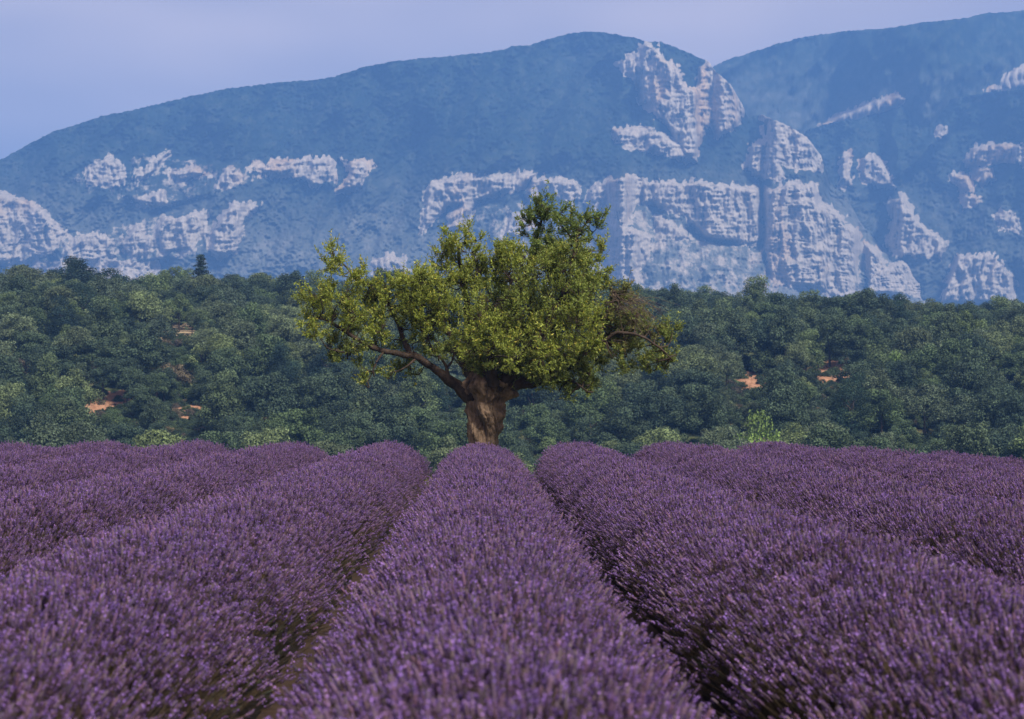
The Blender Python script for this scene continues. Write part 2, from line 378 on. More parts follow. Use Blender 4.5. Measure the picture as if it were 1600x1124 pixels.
MAIN_SKY = [(-420, 520), (-300, 440), (-150, 330), (0, 250), (40, 228), (80, 207), (120, 195), (160, 181), (200, 174), (300, 150), (350, 140), (420, 131), (480, 126), (520, 121), (545, 112), (575, 103), (610, 97), (680, 90), (760, 82), (790, 77), (800, 72), (830, 71), (850, 64), (880, 55), (910, 50), (950, 52), (990, 60), (1015, 66), (1030, 65), (1060, 76), (1090, 89), (1108, 96), (1118, 112), (1140, 130), (1158, 160), (1168, 183), (1190, 180), (1230, 196), (1260, 214), (1283, 243), (1297, 285), (1325, 312), (1345, 350), (1375, 385), (1405, 402), (1430, 425), (1475, 447), (1500, 490), (1540, 600)]
MAIN = [
 ('rock', 1.0, [(1007, 67), (1025, 74), (1035, 92), (1060, 108), (1070, 135), (1088, 140), (1092, 108), (1109, 93), (1122, 108), (1147, 133), (1168, 168), (1150, 195), (1125, 214), (1110, 190), (1096, 200), (1092, 225), (1088, 252), (1072, 250), (1058, 225), (1046, 200), (1025, 180), (1003, 160), (998, 130), (975, 110), (964, 98), (990, 88)]),
 ('rock', 0.75, [(958, 203), (990, 198), (1030, 205), (1060, 225), (1087, 252), (1050, 247), (1010, 236), (962, 222)]),
 ('rock', 1.0, [(1189, 177), (1224, 184), (1258, 209), (1285, 243), (1279, 265), (1245, 265), (1219, 256), (1224, 278), (1194, 282), (1166, 262), (1172, 231), (1198, 218)]),
 ('rock', 1.0, [(670, 288), (710, 277), (835, 272), (821, 292), (772, 304), (745, 316), (733, 343), (729, 362), (694, 362), (698, 339), (721, 320), (698, 322), (678, 345), (659, 362), (665, 320)]),
 ('rock', 0.95, [(831, 281), (866, 276), (898, 285), (907, 304), (894, 320), (870, 314), (851, 306), (827, 318), (821, 304)]),
 ('rock', 0.85, [(800, 332), (832, 345), (818, 376), (786, 368)]),
 ('rock', 1.0, [(918, 300), (945, 283), (984, 275), (1007, 284), (1042, 285), (1086, 286), (1120, 286), (1150, 291), (1187, 294), (1189, 370), (1180, 386), (1155, 378), (1120, 376), (1100, 370), (1070, 337), (1042, 326), (1011, 314), (992, 322), (986, 338), (978, 357), (960, 355), (940, 345), (922, 336)]),
 ('rock', 0.95, [(948, 350), (976, 353), (1011, 368), (1027, 382), (1011, 406), (992, 425), (1010, 460), (968, 458), (944, 402)]),
 ('rock', 0.85, [(1023, 341), (1050, 350), (1079, 371), (1060, 377), (1023, 360)]),
 ('rock', 1.0, [(1194, 299), (1232, 288), (1275, 290), (1278, 322), (1296, 322), (1313, 337), (1320, 350), (1343, 363), (1349, 382), (1340, 410), (1342, 456), (1313, 468), (1279, 452), (1245, 444), (1211, 442), (1196, 406), (1194, 354)]),
 ('rock', 1.0, [(1348, 376), (1362, 390), (1373, 397), (1386, 417), (1407, 408), (1420, 414), (1429, 431), (1450, 446), (1467, 444), (1459, 464), (1356, 458), (1354, 410)]),
 ('rock', 0.95, [(-300, 330), (-120, 300), (0, 304), (24, 308), (52, 320), (68, 332), (86, 356), (102, 362), (80, 396), (52, 404), (40, 412), (-300, 420)]),
 ('rock', 0.95, [(98, 390), (120, 368), (160, 364), (176, 380), (182, 400), (148, 409), (98, 411)]),
 ('rock', 0.9, [(186, 382), (216, 350), (226, 368), (242, 372), (234, 398), (206, 404)]),
 ('rock', 1.0, [(242, 358), (256, 339), (280, 339), (322, 330), (322, 358), (300, 390), (254, 396)]),
 ('rock', 1.0, [(330, 364), (348, 336), (368, 317), (406, 321), (388, 337), (377, 354), (365, 394), (340, 401), (326, 392)]),
 ('rock', 0.95, [(384, 262), (432, 251), (522, 245), (522, 281), (488, 293), (472, 277), (420, 277)]),
 ('rock', 0.95, [(530, 247), (580, 255), (577, 268), (553, 296), (530, 297), (548, 272)]),
 ('rock', 0.72, [(134, 264), (176, 245), (198, 260), (199, 286), (164, 293), (136, 287)]),
 ('rock', 0.75, [(206, 278), (236, 252), (262, 238), (242, 270), (214, 287)]),
 ('rock', 0.7, [(258, 270), (298, 260), (330, 272), (282, 284)]),
 ('rock', 0.75, [(340, 290), (354, 262), (380, 274), (362, 290)]),
 ('rock', 0.72, [(214, 312), (258, 294), (262, 321), (226, 320)]),
 ('rock', 0.75, [(582, 410), (604, 398), (630, 402), (640, 425), (625, 440), (590, 438)]),
 ('scree', 0.44, [(930, 345), (1010, 325), (1075, 372), (1190, 392), (1205, 440), (1215, 480), (930, 480)]),
 ('scree', 0.40, [(690, 345), (745, 322), (830, 318), (900, 322), (925, 350), (930, 470), (780, 470), (700, 400)]),
 ('scree', 0.40, [(110, 280), (150, 250), (250, 245), (390, 262), (390, 290), (250, 325), (150, 300)]),
 ('scree', 0.43, [(90, 375), (180, 360), (250, 335), (330, 330), (330, 398), (200, 412), (90, 412)]),
 ('field', 1.0, [(55, 412), (247, 411), (247, 440), (55, 440)]),
]
SPUR_SKY = [(1120, 520), (1180, 330), (1230, 235), (1262, 203), (1300, 192), (1340, 187), (1380, 172), (1420, 165), (1480, 156), (1540, 146), (1600, 140), (1800, 118), (2000, 110)]
SPUR = [
 ('rock', 0.9, [(1345, 250), (1365, 242), (1382, 260), (1396, 291), (1373, 292), (1345, 282)]),
 ('rock', 0.8, [(1384, 318), (1410, 306), (1437, 348), (1480, 385), (1470, 402), (1440, 395), (1410, 400), (1382, 382), (1395, 345)]),
 ('rock', 0.95, [(1508, 250), (1522, 231), (1544, 225), (1600, 227), (1680, 230), (1680, 254), (1600, 254), (1565, 252), (1544, 257), (1512, 258)]),
 ('rock', 0.9, [(1525, 263), (1550, 264), (1554, 279), (1535, 288)]),
 ('rock', 0.85, [(1484, 271), (1514, 276), (1520, 297), (1503, 301)]),
 ('rock', 0.75, [(1503, 304), (1537, 306), (1530, 323), (1508, 324)]),
 ('rock', 0.85, [(1551, 338), (1565, 327), (1593, 342), (1588, 361), (1565, 356)]),
 ('rock', 1.0, [(1478, 446), (1497, 399), (1527, 400), (1548, 396), (1580, 431), (1586, 474), (1470, 474)]),
 ('rock', 0.72, [(1310, 245), (1325, 240), (1330, 285), (1312, 292)]),
 ('rock', 0.72, [(1468, 195), (1482, 198), (1480, 212), (1466, 210)]),
]
FAR_SKY = [(900, 260), (1000, 170), (1080, 122), (1117, 103), (1140, 92), (1180, 80), (1220, 68), (1260, 58), (1320, 49), (1380, 45), (1440, 36), (1500, 30), (1540, 22), (1600, 17), (1800, 2), (2000, 0)]
FAR = [
 ('rock', 0.95, [(1281, 197), (1313, 179), (1347, 167), (1403, 148), (1414, 156), (1382, 176), (1339, 194), (1313, 197)]),
 ('rock', 0.8, [(1540, 142), (1580, 115), (1620, 95), (1680, 90), (1680, 140)]),
]
def main_sparse_haze(px, py):  # barer low slopes, with thicker base haze painted into the colour
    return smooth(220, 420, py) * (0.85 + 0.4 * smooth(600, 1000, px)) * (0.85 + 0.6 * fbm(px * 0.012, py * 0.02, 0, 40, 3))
def far_sparse_haze(px, py):  # paler downwards: thin scrub plus haze painted in above the spur
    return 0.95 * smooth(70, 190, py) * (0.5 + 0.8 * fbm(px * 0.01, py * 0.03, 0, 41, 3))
mountain('mountain', 'blue hazy mountain with pale limestone cliffs behind the woods', MAIN_SKY, -410, 1535, 1250, 310, 2700, 3350, MAIN, 11, sparse_haze=main_sparse_haze)
mountain('mountain_spur', 'scrubby mountain spur dotted with pale crags on the right', SPUR_SKY, 1125, 1960, 520, 260, 3050, 3450, SPUR, 23, sparse_haze=lambda a, b: 0.8 * smooth(200, 450, b) * (0.6 + 0.5 * fbm(a * .015, b * .02, 0, 44, 3)))  # low slopes pale from thin scrub and painted-in haze together
mountain('far_ridge', 'dark blue far ridge behind the cliffs at the upper right', FAR_SKY, 905, 1960, 420, 120, 3350, 3650, FAR, 37, sparse_haze=far_sparse_haze)

# ------------------------------------------------------------------ geometry nodes that set plants on points
def scatter_group(name, protos):
    ng = bpy.data.node_groups.new(name, 'GeometryNodeTree')
    ng.interface.new_socket('Geometry', in_out='INPUT', socket_type='NodeSocketGeometry')
    ng.interface.new_socket('Geometry', in_out='OUTPUT', socket_type='NodeSocketGeometry')
    N, L = ng.nodes, ng.links
    gi, go = N.new('NodeGroupInput'), N.new('NodeGroupOutput')
    ip = N.new('GeometryNodeInstanceOnPoints'); gti = N.new('GeometryNodeGeometryToInstance'); jn = N.new('GeometryNodeJoinGeometry')
    for p in reversed(protos):
        oi = N.new('GeometryNodeObjectInfo'); oi.inputs['Object'].default_value = p
        g = N.new('GeometryNodeGeometryToInstance'); L.new(oi.outputs['Geometry'], g.inputs[0]); L.new(g.outputs[0], jn.inputs[0])
    def named(n, t):
        a = N.new('GeometryNodeInputNamedAttribute'); a.data_type = t; a.inputs['Name'].default_value = n; return a.outputs['Attribute']
    L.new(gi.outputs[0], ip.inputs['Points']); L.new(jn.outputs[0], ip.inputs['Instance'])
    ip.inputs['Pick Instance'].default_value = True
    L.new(named('idx', 'INT'), ip.inputs['Instance Index'])
    er = N.new('FunctionNodeEulerToRotation'); L.new(named('rot', 'FLOAT_VECTOR'), er.inputs[0]); L.new(er.outputs[0], ip.inputs['Rotation'])
    L.new(named('siz', 'FLOAT'), ip.inputs['Scale']); L.new(ip.outputs[0], go.inputs[0])
    N.remove(gti)
    return ng

def scatter(name, pts, rot, siz, idx, ng, parent=None, **props):
    me = bpy.data.meshes.new(name); me.vertices.add(len(pts)); me.vertices.foreach_set('co', np.asarray(pts, np.float32).ravel())
    a = me.attributes.new('rot', 'FLOAT_VECTOR', 'POINT'); a.data.foreach_set('vector', np.asarray(rot, np.float32).ravel())
    a = me.attributes.new('siz', 'FLOAT', 'POINT'); a.data.foreach_set('value', np.asarray(siz, np.float32))
    a = me.attributes.new('idx', 'INT', 'POINT'); a.data.foreach_set('value', np.asarray(idx, np.int32))
    me.update()
    o = link(name, me, parent, **props)
    md = o.modifiers.new('plants', 'NODES'); md.node_group = ng
    return o

def euler_to(d, spin):
    """XYZ Euler angles that turn +Z to d after a spin about Z"""
    d = d / np.linalg.norm(d, axis=1)[:, None]
    cs, sn = np.cos(spin), np.sin(spin)
    ref = np.where(np.abs(d[:, 2:3]) > 0.95, np.array([[1.0, 0, 0]]), np.array([[0, 0, 1.0]]))
    a = np.cross(ref, d); a /= np.linalg.norm(a, axis=1)[:, None]; b = np.cross(d, a)
    X = a * cs[:, None] + b * sn[:, None]; Yv = np.cross(d, X)
    # matrix columns X, Yv, d
    ry = np.arcsin(np.clip(-X[:, 2], -1, 1)); rx = np.arctan2(Yv[:, 2], d[:, 2]); rz = np.arctan2(X[:, 1], X[:, 0])
    return np.stack([rx, ry, rz], 1)

# ------------------------------------------------------------------ lavender
def spike(g, base, d, L, rng, head=None):
    """one flowering stem: a thin stalk, a gap whorl and a head of whorls with open florets"""
    d = d / np.linalg.norm(d); side = np.cross(d, rng.normal(size=3)); side /= np.linalg.norm(side); oth = np.cross(d, side)
    bend = side * rng.uniform(-.02, .02)
    H = head or rng.uniform(.028, .050)
    stem_c = np.array([0.072, 0.052, 0.036]) * rng.uniform(.6, 1.25)
    P = np.stack([base + d * L * s + bend * s * s for s in (0, .5, 1.0)])
    v, f = tube(P, [.0017, .0015, .0013], 3); g.add(v, f, stem_c)
    tip = P[-1]; dd = d + bend * 2; dd /= np.linalg.norm(dd)
    wh = rng.uniform(.0048, .0074); k = 5
    zs = np.array([0, .10, .2, .32, .42, .55, .66, .8, .9, 1.0]); rs = np.array([.15, .85, .55, 1.0, .6, .98, .55, .75, .4, .05])
    cal = np.array([0.084, 0.052, 0.090]) * rng.uniform(.4, 1.5); cal = cal * (1, rng.uniform(.85, 1.2), rng.uniform(.85, 1.15))
    th = np.linspace(0, 2 * np.pi, k, endpoint=False)
    ring = []
    for z, r in zip(zs, rs):
        o = th + rng.uniform(0, .5)
        ring.append(tip + dd * H * z + (side * np.cos(o)[:, None] + oth * np.sin(o)[:, None]) * (wh * r * rng.uniform(.8, 1.2, k))[:, None])
    n = len(zs); i = np.arange(n - 1)[:, None] * k; j = np.arange(k)[None]; j2 = (j + 1) % k
    g.add(np.concatenate(ring), np.stack([i + j, i + j2, i + k + j2, i + k + j], -1).reshape(-1, 4), cal)
    # open florets
    for _ in range(rng.integers(3, 14)):
        z = rng.uniform(.15, .95); a = rng.uniform(0, 6.28); o = side * math.cos(a) + oth * math.sin(a); tt = np.cross(dd, o)
        c = tip + dd * H * z + o * wh * 1.05; s = rng.uniform(.0028, .005)
        fc = np.array([0.235, 0.132, 0.44]) * rng.uniform(.6, 1.4)
        g.add([c - tt * s, c + dd * s * .9 + o * s, c + tt * s, c - dd * s * .9 + o * s * .4], [[0, 1, 2, 3]], fc)

def tuft(seed, n):
    rng = np.random.default_rng(seed); g = Geo()
    for _ in range(n):
        r = 0.12 * math.sqrt(rng.uniform()); a = rng.uniform(0, 6.28)
        b = np.array([r * math.cos(a), r * math.sin(a), -0.03])
        d = np.array([b[0] * 1.6 + rng.normal() * .17, b[1] * 1.6 + rng.normal() * .17, 1.0])
        spike(g, b, d, rng.uniform(.10, .245), rng)
    # some grey-green leaves low in the tuft
    for _ in range(10):
        a = rng.uniform(0, 6.28); o = np.array([math.cos(a), math.sin(a), 0]); r = rng.uniform(0, .08); b = o * r; e = b + o * .03 + np.array([0, 0, rng.uniform(.04, .1)])
        t = np.array([-o[1], o[0], 0]) * .003
        g.add([b - t, b + t, e + t, e - t], [[0, 1, 2, 3]], np.array([.035, .04, .028]) * rng.uniform(.6, 1.3))
    return g.mesh('lavender_tuft', M_LAV)

TUFTS = [bpy.data.objects.new('lavender_tuft', tuft(100 + i, 20)) for i in range(9)]
G_LAV = scatter_group('lavender_scatter', TUFTS)
SINGLE = []
for i in range(8):
    g = Geo(); rng = np.random.default_rng(300 + i); spike(g, np.zeros(3), np.array([0, 0, 1.0]), rng.uniform(.2, .25), rng); SINGLE.append(g.mesh('flower_spike', M_LAV))

SP = 1.69
def mound_radius(k, y, phi):
    """clumpy outline along the row: one plant about every half metre"""
    return 1 + 0.055 * noise(y * 1.9 + k * 31, phi * 1.2, 0, 60) + 0.035 * noise(y * 5.0 + k * 31, phi * 2.5, 0, 61)

def row_name(k):
    if k == 0: return 'middle lavender row leading straight to the foot of the lone tree'
    side = 'left' if k < 0 else 'right'; n = abs(k)
    ordn = {1: 'first', 2: 'second', 3: 'third', 4: 'fourth', 5: 'fifth', 6: 'sixth', 7: 'seventh', 8: 'eighth'}[n]
    return f'{ordn} purple lavender row to the {side} of the row ending at the tree'

CA, CB, SPK = 0.58, 0.57, 0.225
for k in range(-7, 8):
    rng = np.random.default_rng(900 + k)
    xr = k * SP + 0.03
    y0 = max(2.6, abs(xr) / 0.36 - 2.0); y1 = 37.0 + rng.uniform(-.5, .5) - (0.0 if abs(k) < 4 else 0.25 * (abs(k) - 3) * (k > 0))
    root = link('lavender_row', None, label=row_name(k), category='lavender row', group='rows of lavender in the field')
    root.empty_display_size = 0.3; root.location = (xr, y0, 0)
    off = np.array([xr, y0, 0.0])
    endf = lambda y: np.sqrt(np.clip(1 - np.clip((y - (y1 - .6)) / .6, 0, 1) ** 2, 0, 1)) * np.sqrt(np.clip(1 - np.clip(((y0 + .4) - y) / .4, 0, 1) ** 2, 0, 1))
    # dark leafy core
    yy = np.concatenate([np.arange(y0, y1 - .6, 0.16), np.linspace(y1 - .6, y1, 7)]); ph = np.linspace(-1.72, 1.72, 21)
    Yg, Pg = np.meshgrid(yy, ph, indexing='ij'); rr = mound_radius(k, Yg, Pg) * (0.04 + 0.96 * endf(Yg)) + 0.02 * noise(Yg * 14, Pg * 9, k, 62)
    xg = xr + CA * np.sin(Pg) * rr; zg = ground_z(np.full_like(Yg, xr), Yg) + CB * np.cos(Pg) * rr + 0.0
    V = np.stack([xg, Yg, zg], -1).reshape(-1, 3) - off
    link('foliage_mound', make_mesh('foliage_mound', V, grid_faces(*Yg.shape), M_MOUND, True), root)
    # flowering tufts
    n = int((y1 - y0) * 2.15 * 58)
    y = rng.uniform(y0, y1, n); phi = rng.uniform(-1.5, 1.5, n); lo = np.abs(phi) > 0.8 + 0.7 * rng.uniform(0, 1, n) ** 1.4; phi = np.where(lo, rng.uniform(-.9, .9, n), phi)
    e = endf(y); rr = mound_radius(k, y, phi) * (0.06 + 0.94 * e)
    nx, nz_ = np.sin(phi) / CA, np.cos(phi) / CB; q = np.hypot(nx, nz_); nx, nz_ = nx / q, nz_ / q
    ny = smooth(y1 - .6, y1, y) * 1.0 - smooth(y0 + .4, y0, y) * 0.8
    p = np.stack([xr + CA * np.sin(phi) * rr, y, ground_z(np.full(n, xr), y) + CB * np.cos(phi) * rr], 1)
    d = np.stack([nx * 0.85 + rng.normal(0, .08, n), ny + rng.normal(0, .08, n), nz_ * 0.85 + 0.42 + rng.normal(0, .05, n)], 1)
    rot = euler_to(d, rng.uniform(0, 6.28, n)); siz = rng.uniform(.82, 1.12, n) * (1 + 0.10 * noise(y * 2.3 + k * 7, phi * 2, 0, 63))
    scatter('flower_spikes', p - off, rot, siz, rng.integers(0, len(TUFTS), n), G_LAV, root, kind='stuff')
    # the nearest stems, one by one
    if abs(k) <= 1:
        m = 300; ya = (4.3, 7.0) if k == 0 else (6.2, 9.5)
        y = rng.uniform(*ya, m); phi = rng.uniform(-1.1, 1.1, m) if k == 0 else rng.uniform(-1.2, 0.6, m) * k
        rr = mound_radius(k, y, phi)
        nx, nz_ = np.sin(phi) / CA, np.cos(phi) / CB; q = np.hypot(nx, nz_)
        p = np.stack([xr + CA * np.sin(phi) * rr, y, ground_z(np.full(m, xr), y) + CB * np.cos(phi) * rr], 1) - off
        d = np.stack([nx / q * .85 + rng.normal(0, .12, m), rng.normal(0, .12, m), nz_ / q * .85 + .42], 1)
        rot = euler_to(d, rng.uniform(0, 6.28, m))
        for i in range(m):
            o = bpy.data.objects.new('flower_spike', SINGLE[i % len(SINGLE)]); COL.objects.link(o); o.parent = root
            o.location = p[i]; o.rotation_euler = rot[i]

# ------------------------------------------------------------------ the lone almond tree
TY = 40.5
TB = at(758, 700, TY); TZ = float(ground_z(TB[0], TY)); TBASE = np.array([TB[0], TY, TZ])
PXM = TY / FPX                                                     # metres per photograph pixel at the tree
tree = link('almond_tree', None, label='lone gnarled almond tree with broad olive-green crown at the end of the middle row', category='tree')
tree.location = TBASE
def T(px, py, dy=0.0):                                            # photograph position at the tree, dy metres further away
    return at(px, py, TY + dy) - TBASE if np.ndim(px) else at(px, py, TY + dy).reshape(3) - TBASE

# trunk: lofted from its outline, twisted, with knobs
lev = np.array([[762, 733, 800], [740, 733, 786], [715, 734, 779], [690, 735, 777.5], [679, 734.5, 781], [668, 733.5, 783], [656, 732, 785], [647, 729.5, 786], [638, 729.5, 785], [628, 729, 789], [620, 726, 800], [612, 720, 804], [604, 717, 809], [596, 722, 808], [586, 732, 800], [572, 742, 790]], float)
lev[0, 1] = 720
rows_, sides = 260, 260
q = spline(lev, 12); ii = np.linspace(0, len(q) - 1, rows_); q = np.stack([np.interp(ii, np.arange(len(q)), q[:, c]) for c in range(3)], 1)
cl = T(q[:, 1], q[:, 0], 0.0); cr = T(q[:, 2], q[:, 0], 0.0); cen = (cl + cr) / 2; wid = (cr - cl)[:, 0] / 2
th = np.linspace(0, 2 * np.pi, sides, endpoint=False)
TH, ZZ = np.meshgrid(th, cen[:, 2], indexing='xy')
twist = TH + 0.75 * ZZ                                            # the grain spirals up the trunk
wv = 0.9 * fbm(np.cos(TH) * 1.5, np.sin(TH) * 1.5, ZZ * 1.6, 69, 3)
r = 0.96 + 0.06 * np.cos(3 * twist + 1.0) + 0.05 * np.cos(5 * twist + 2.2)
r -= 0.2 * (1 - np.abs(np.sin(3.5 * twist + 2.2 * wv))) ** 3                        # deep folds
r -= 0.06 * (1 - np.abs(np.sin(13 * twist + 5 * wv))) ** 2 * (0.5 + 0.5 * noise(ZZ * 4, np.cos(TH) * 3, np.sin(TH) * 3, 68))   # bark fissures
r += 0.32 * fbm(np.cos(twist) * 2.2, np.sin(twist) * 2.2, ZZ * 3.0, 70, 3) + 0.10 * fbm(np.cos(TH) * 9, np.sin(TH) * 9, ZZ * 11, 72, 4)
for (px_, py_, ang, amp, sg) in [(786, 671, -0.35, 0.34, 0.085), (789, 651, -0.2, 0.22, 0.08), (805, 620, -0.15, 0.2, 0.09), (790, 634, -0.5, 0.15, 0.07), (745, 640, -2.0, 0.13, 0.12), (760, 625, -1.5, 0.12, 0.1), (722, 608, 3.3, 0.15, 0.1), (770, 675, -1.1, 0.1, 0.08)]:
    zc = T(px_, py_)[2]; da = (TH - ang + np.pi) % (2 * np.pi) - np.pi
    r += amp * np.exp(-(((ZZ - zc) / sg) ** 2 + (da / 0.42) ** 2))
V = np.stack([cen[:, 0][:, None] + wid[:, None] * r * np.cos(th), cen[:, 1][:, None] + wid[:, None] * 0.92 * r * np.sin(th), ZZ + 0 * r], -1)
j = np.arange(sides)[None]; i_ = np.arange(rows_ - 1)[:, None] * sides
tf = np.stack([i_ + j, i_ + (j + 1) % sides, i_ + sides + (j + 1) % sides, i_ + sides + j], -1).reshape(-1, 4)
cap = np.vstack([V.reshape(-1, 3), [cen[-1]]]); capf = np.stack([(rows_ - 1) * sides + j[0], (rows_ - 1) * sides + (j[0] + 1) % sides, np.full(sides, rows_ * sides)], -1)
link('trunk', make_mesh('trunk', cap, np.concatenate([tri(tf), capf]), M_BARK, True), tree)

# limbs (pixel path, radius in pixels, distance offset in metres)
LIMBS = [
 [(738, 622, 14, 0), (718, 606, 10.5, -.1), (698, 592, 7.5, -.2), (668, 569, 5.8, -.3), (640, 554, 5.2, -.35), (610, 549, 4.2, -.4), (578, 541, 4, -.4), (545, 522, 3, -.3), (515, 503, 2, -.3), (488, 496, 1, -.3)],
 [(642, 555, 5, -.35), (630, 528, 4, -.1), (618, 497, 3.2, .1), (598, 465, 2.6, .2), (572, 444, 2.2, .2), (552, 428, 1.6, .2), (532, 408, 1, .2)],
 [(745, 612, 14, .3), (737, 565, 9, .5), (731, 500, 6.5, .5), (724, 440, 4.5, .4), (717, 395, 2.5, .4), (710, 368, 1, .4)],
 [(762, 606, 16, .4), (785, 545, 11, .7), (806, 475, 8, .8), (828, 410, 5.5, .7), (842, 360, 3, .6), (852, 318, 1, .6)],
 [(775, 606, 14, -.2), (818, 560, 10, -.5), (858, 500, 7, -.5), (890, 435, 5, -.3), (900, 380, 3, 0), (915, 350, 1, .1)],
 [(785, 604, 15, -.1), (812, 598, 12, -.25), (834, 596, 9.5, -.35), (862, 588, 6, -.5), (900, 565, 4.5, -.6), (932, 530, 3.4, -.6), (948, 490, 2.4, -.5), (962, 462, 1.2, -.5)],
 [(930, 534, 3.2, -.6), (945, 533, 3, -.6), (962, 521, 2.6, -.7), (985, 521, 2.2, -.8), (1010, 530, 1.8, -.8), (1034, 546, 1.4, -.8), (1048, 560, .8, -.8)],
 [(770, 600, 12, -.4), (765, 565, 7, -.7), (770, 520, 4, -.8), (785, 480, 3, -.8), (800, 440, 1.5, -.7)],
 [(780, 600, 12, .8), (815, 560, 8, 1.4), (850, 510, 5, 1.8), (880, 460, 3, 1.9)],
 [(745, 604, 10, .8), (715, 550, 7, 1.3), (690, 500, 4.5, 1.5), (670, 460, 2, 1.5)],
 [(697, 592, 4, -.2), (698, 576, 2.8, -.25), (690, 562, 2, -.3), (676, 545, 1.3, -.3), (668, 530, .7, -.3)],
 [(698, 576, 2.2, -.25), (707, 563, 1.8, -.2), (712, 545, 1.1, -.2), (722, 530, .6, -.2)],
 [(575, 540, 2.5, -.4), (556, 551, 2, -.45), (540, 552, 1.4, -.5), (524, 548, .8, -.5)],
 [(600, 549, 2.2, -.4), (588, 566, 1.6, -.5), (582, 582, 1.1, -.5), (574, 596, .6, -.5)],
 [(650, 560, 2.4, -.35), (636, 572, 1.6, -.45), (622, 580, 1.0, -.5), (612, 582, .5, -.5)],
 [(870, 588, 3, -.5), (892, 594, 2.2, -.7), (908, 604, 1.4, -.8), (920, 612, .7, -.8)],
]
nodes_p, nodes_r = [], []
for n_, L_ in enumerate(LIMBS):
    a = np.array(L_, float); c = spline(a, 8)
    p = np.stack([T(x, y, dy) for x, y, _, dy in c])
    amp = np.minimum(c[:, 2] * PXM * 0.8, 0.05)[:, None] * np.linspace(0, 1, len(p))[:, None] ** .5
    p = p + amp * np.stack([noise(p[:, 0] * 5, p[:, 2] * 5, s_, 80 + n_) for s_ in (1, 2, 3)], 1)
    rad = np.maximum(c[:, 2], .5) * PXM * (1 + 0.12 * noise(np.arange(len(p)) * .45, n_, 0, 81))
    v, f = tube(p, rad, 14 if a[0, 2] > 8 else 8, 0.22, n_, 5.0)
    link('limb', make_mesh('limb', v, f, M_LIMB, True), tree)
    nodes_p.append(p); nodes_r.append(rad)
NP = np.concatenate(nodes_p)

# crown lobes: (x, y, radius in px, depth spread, density, colour kind)
LOBES = []
def lobes(kind, dens, spread, lst):
    for x, y, r_ in lst: LOBES.append((x, y, r_, spread, dens, kind))
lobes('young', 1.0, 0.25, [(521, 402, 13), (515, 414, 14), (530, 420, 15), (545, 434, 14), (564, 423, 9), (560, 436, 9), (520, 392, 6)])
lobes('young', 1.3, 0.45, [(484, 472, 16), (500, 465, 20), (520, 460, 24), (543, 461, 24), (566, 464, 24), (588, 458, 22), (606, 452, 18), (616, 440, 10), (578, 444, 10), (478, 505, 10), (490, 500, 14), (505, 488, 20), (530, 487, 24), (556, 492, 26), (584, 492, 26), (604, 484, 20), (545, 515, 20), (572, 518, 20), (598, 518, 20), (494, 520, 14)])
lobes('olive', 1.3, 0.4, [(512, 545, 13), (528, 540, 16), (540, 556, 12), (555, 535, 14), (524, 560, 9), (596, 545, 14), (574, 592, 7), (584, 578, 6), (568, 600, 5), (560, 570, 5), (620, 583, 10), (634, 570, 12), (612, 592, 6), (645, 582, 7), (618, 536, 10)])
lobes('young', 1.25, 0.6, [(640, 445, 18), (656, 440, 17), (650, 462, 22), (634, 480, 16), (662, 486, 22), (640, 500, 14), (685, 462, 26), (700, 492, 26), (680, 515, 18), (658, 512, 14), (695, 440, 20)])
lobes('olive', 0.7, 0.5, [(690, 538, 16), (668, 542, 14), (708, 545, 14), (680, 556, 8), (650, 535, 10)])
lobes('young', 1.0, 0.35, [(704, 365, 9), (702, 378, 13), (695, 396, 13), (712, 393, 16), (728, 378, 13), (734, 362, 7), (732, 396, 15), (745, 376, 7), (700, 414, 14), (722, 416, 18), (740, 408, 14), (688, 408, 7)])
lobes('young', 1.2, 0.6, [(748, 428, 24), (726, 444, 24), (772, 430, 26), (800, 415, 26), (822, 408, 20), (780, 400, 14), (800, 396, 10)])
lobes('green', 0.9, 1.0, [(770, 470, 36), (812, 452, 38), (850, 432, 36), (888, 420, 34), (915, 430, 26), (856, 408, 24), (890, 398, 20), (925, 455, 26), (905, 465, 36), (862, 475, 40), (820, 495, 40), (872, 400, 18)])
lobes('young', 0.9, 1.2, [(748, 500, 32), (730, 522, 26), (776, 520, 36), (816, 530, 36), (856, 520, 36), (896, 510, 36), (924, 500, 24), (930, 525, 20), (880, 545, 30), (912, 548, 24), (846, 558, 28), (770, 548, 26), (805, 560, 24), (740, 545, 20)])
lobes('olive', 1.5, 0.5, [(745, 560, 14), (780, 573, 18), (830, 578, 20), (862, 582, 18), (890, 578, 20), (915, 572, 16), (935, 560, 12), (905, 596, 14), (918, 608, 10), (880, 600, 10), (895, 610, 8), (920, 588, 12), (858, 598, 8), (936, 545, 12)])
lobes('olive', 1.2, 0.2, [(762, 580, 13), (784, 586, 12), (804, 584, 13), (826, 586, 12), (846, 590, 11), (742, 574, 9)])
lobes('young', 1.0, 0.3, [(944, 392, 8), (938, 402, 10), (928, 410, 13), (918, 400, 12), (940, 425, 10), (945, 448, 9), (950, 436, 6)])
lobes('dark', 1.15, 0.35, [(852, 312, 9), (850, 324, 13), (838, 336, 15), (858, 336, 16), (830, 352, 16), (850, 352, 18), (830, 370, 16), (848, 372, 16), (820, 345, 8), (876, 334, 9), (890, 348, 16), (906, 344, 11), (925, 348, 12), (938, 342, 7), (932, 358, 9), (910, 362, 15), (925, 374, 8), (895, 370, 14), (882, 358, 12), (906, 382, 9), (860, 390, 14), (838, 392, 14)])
lobes('brown', 0.9, 0.55, [(960, 458, 11), (978, 465, 13), (962, 480, 14), (985, 485, 16), (1000, 500, 14), (968, 502, 14), (990, 512, 16), (960, 520, 12), (1010, 515, 12), (976, 530, 13)])
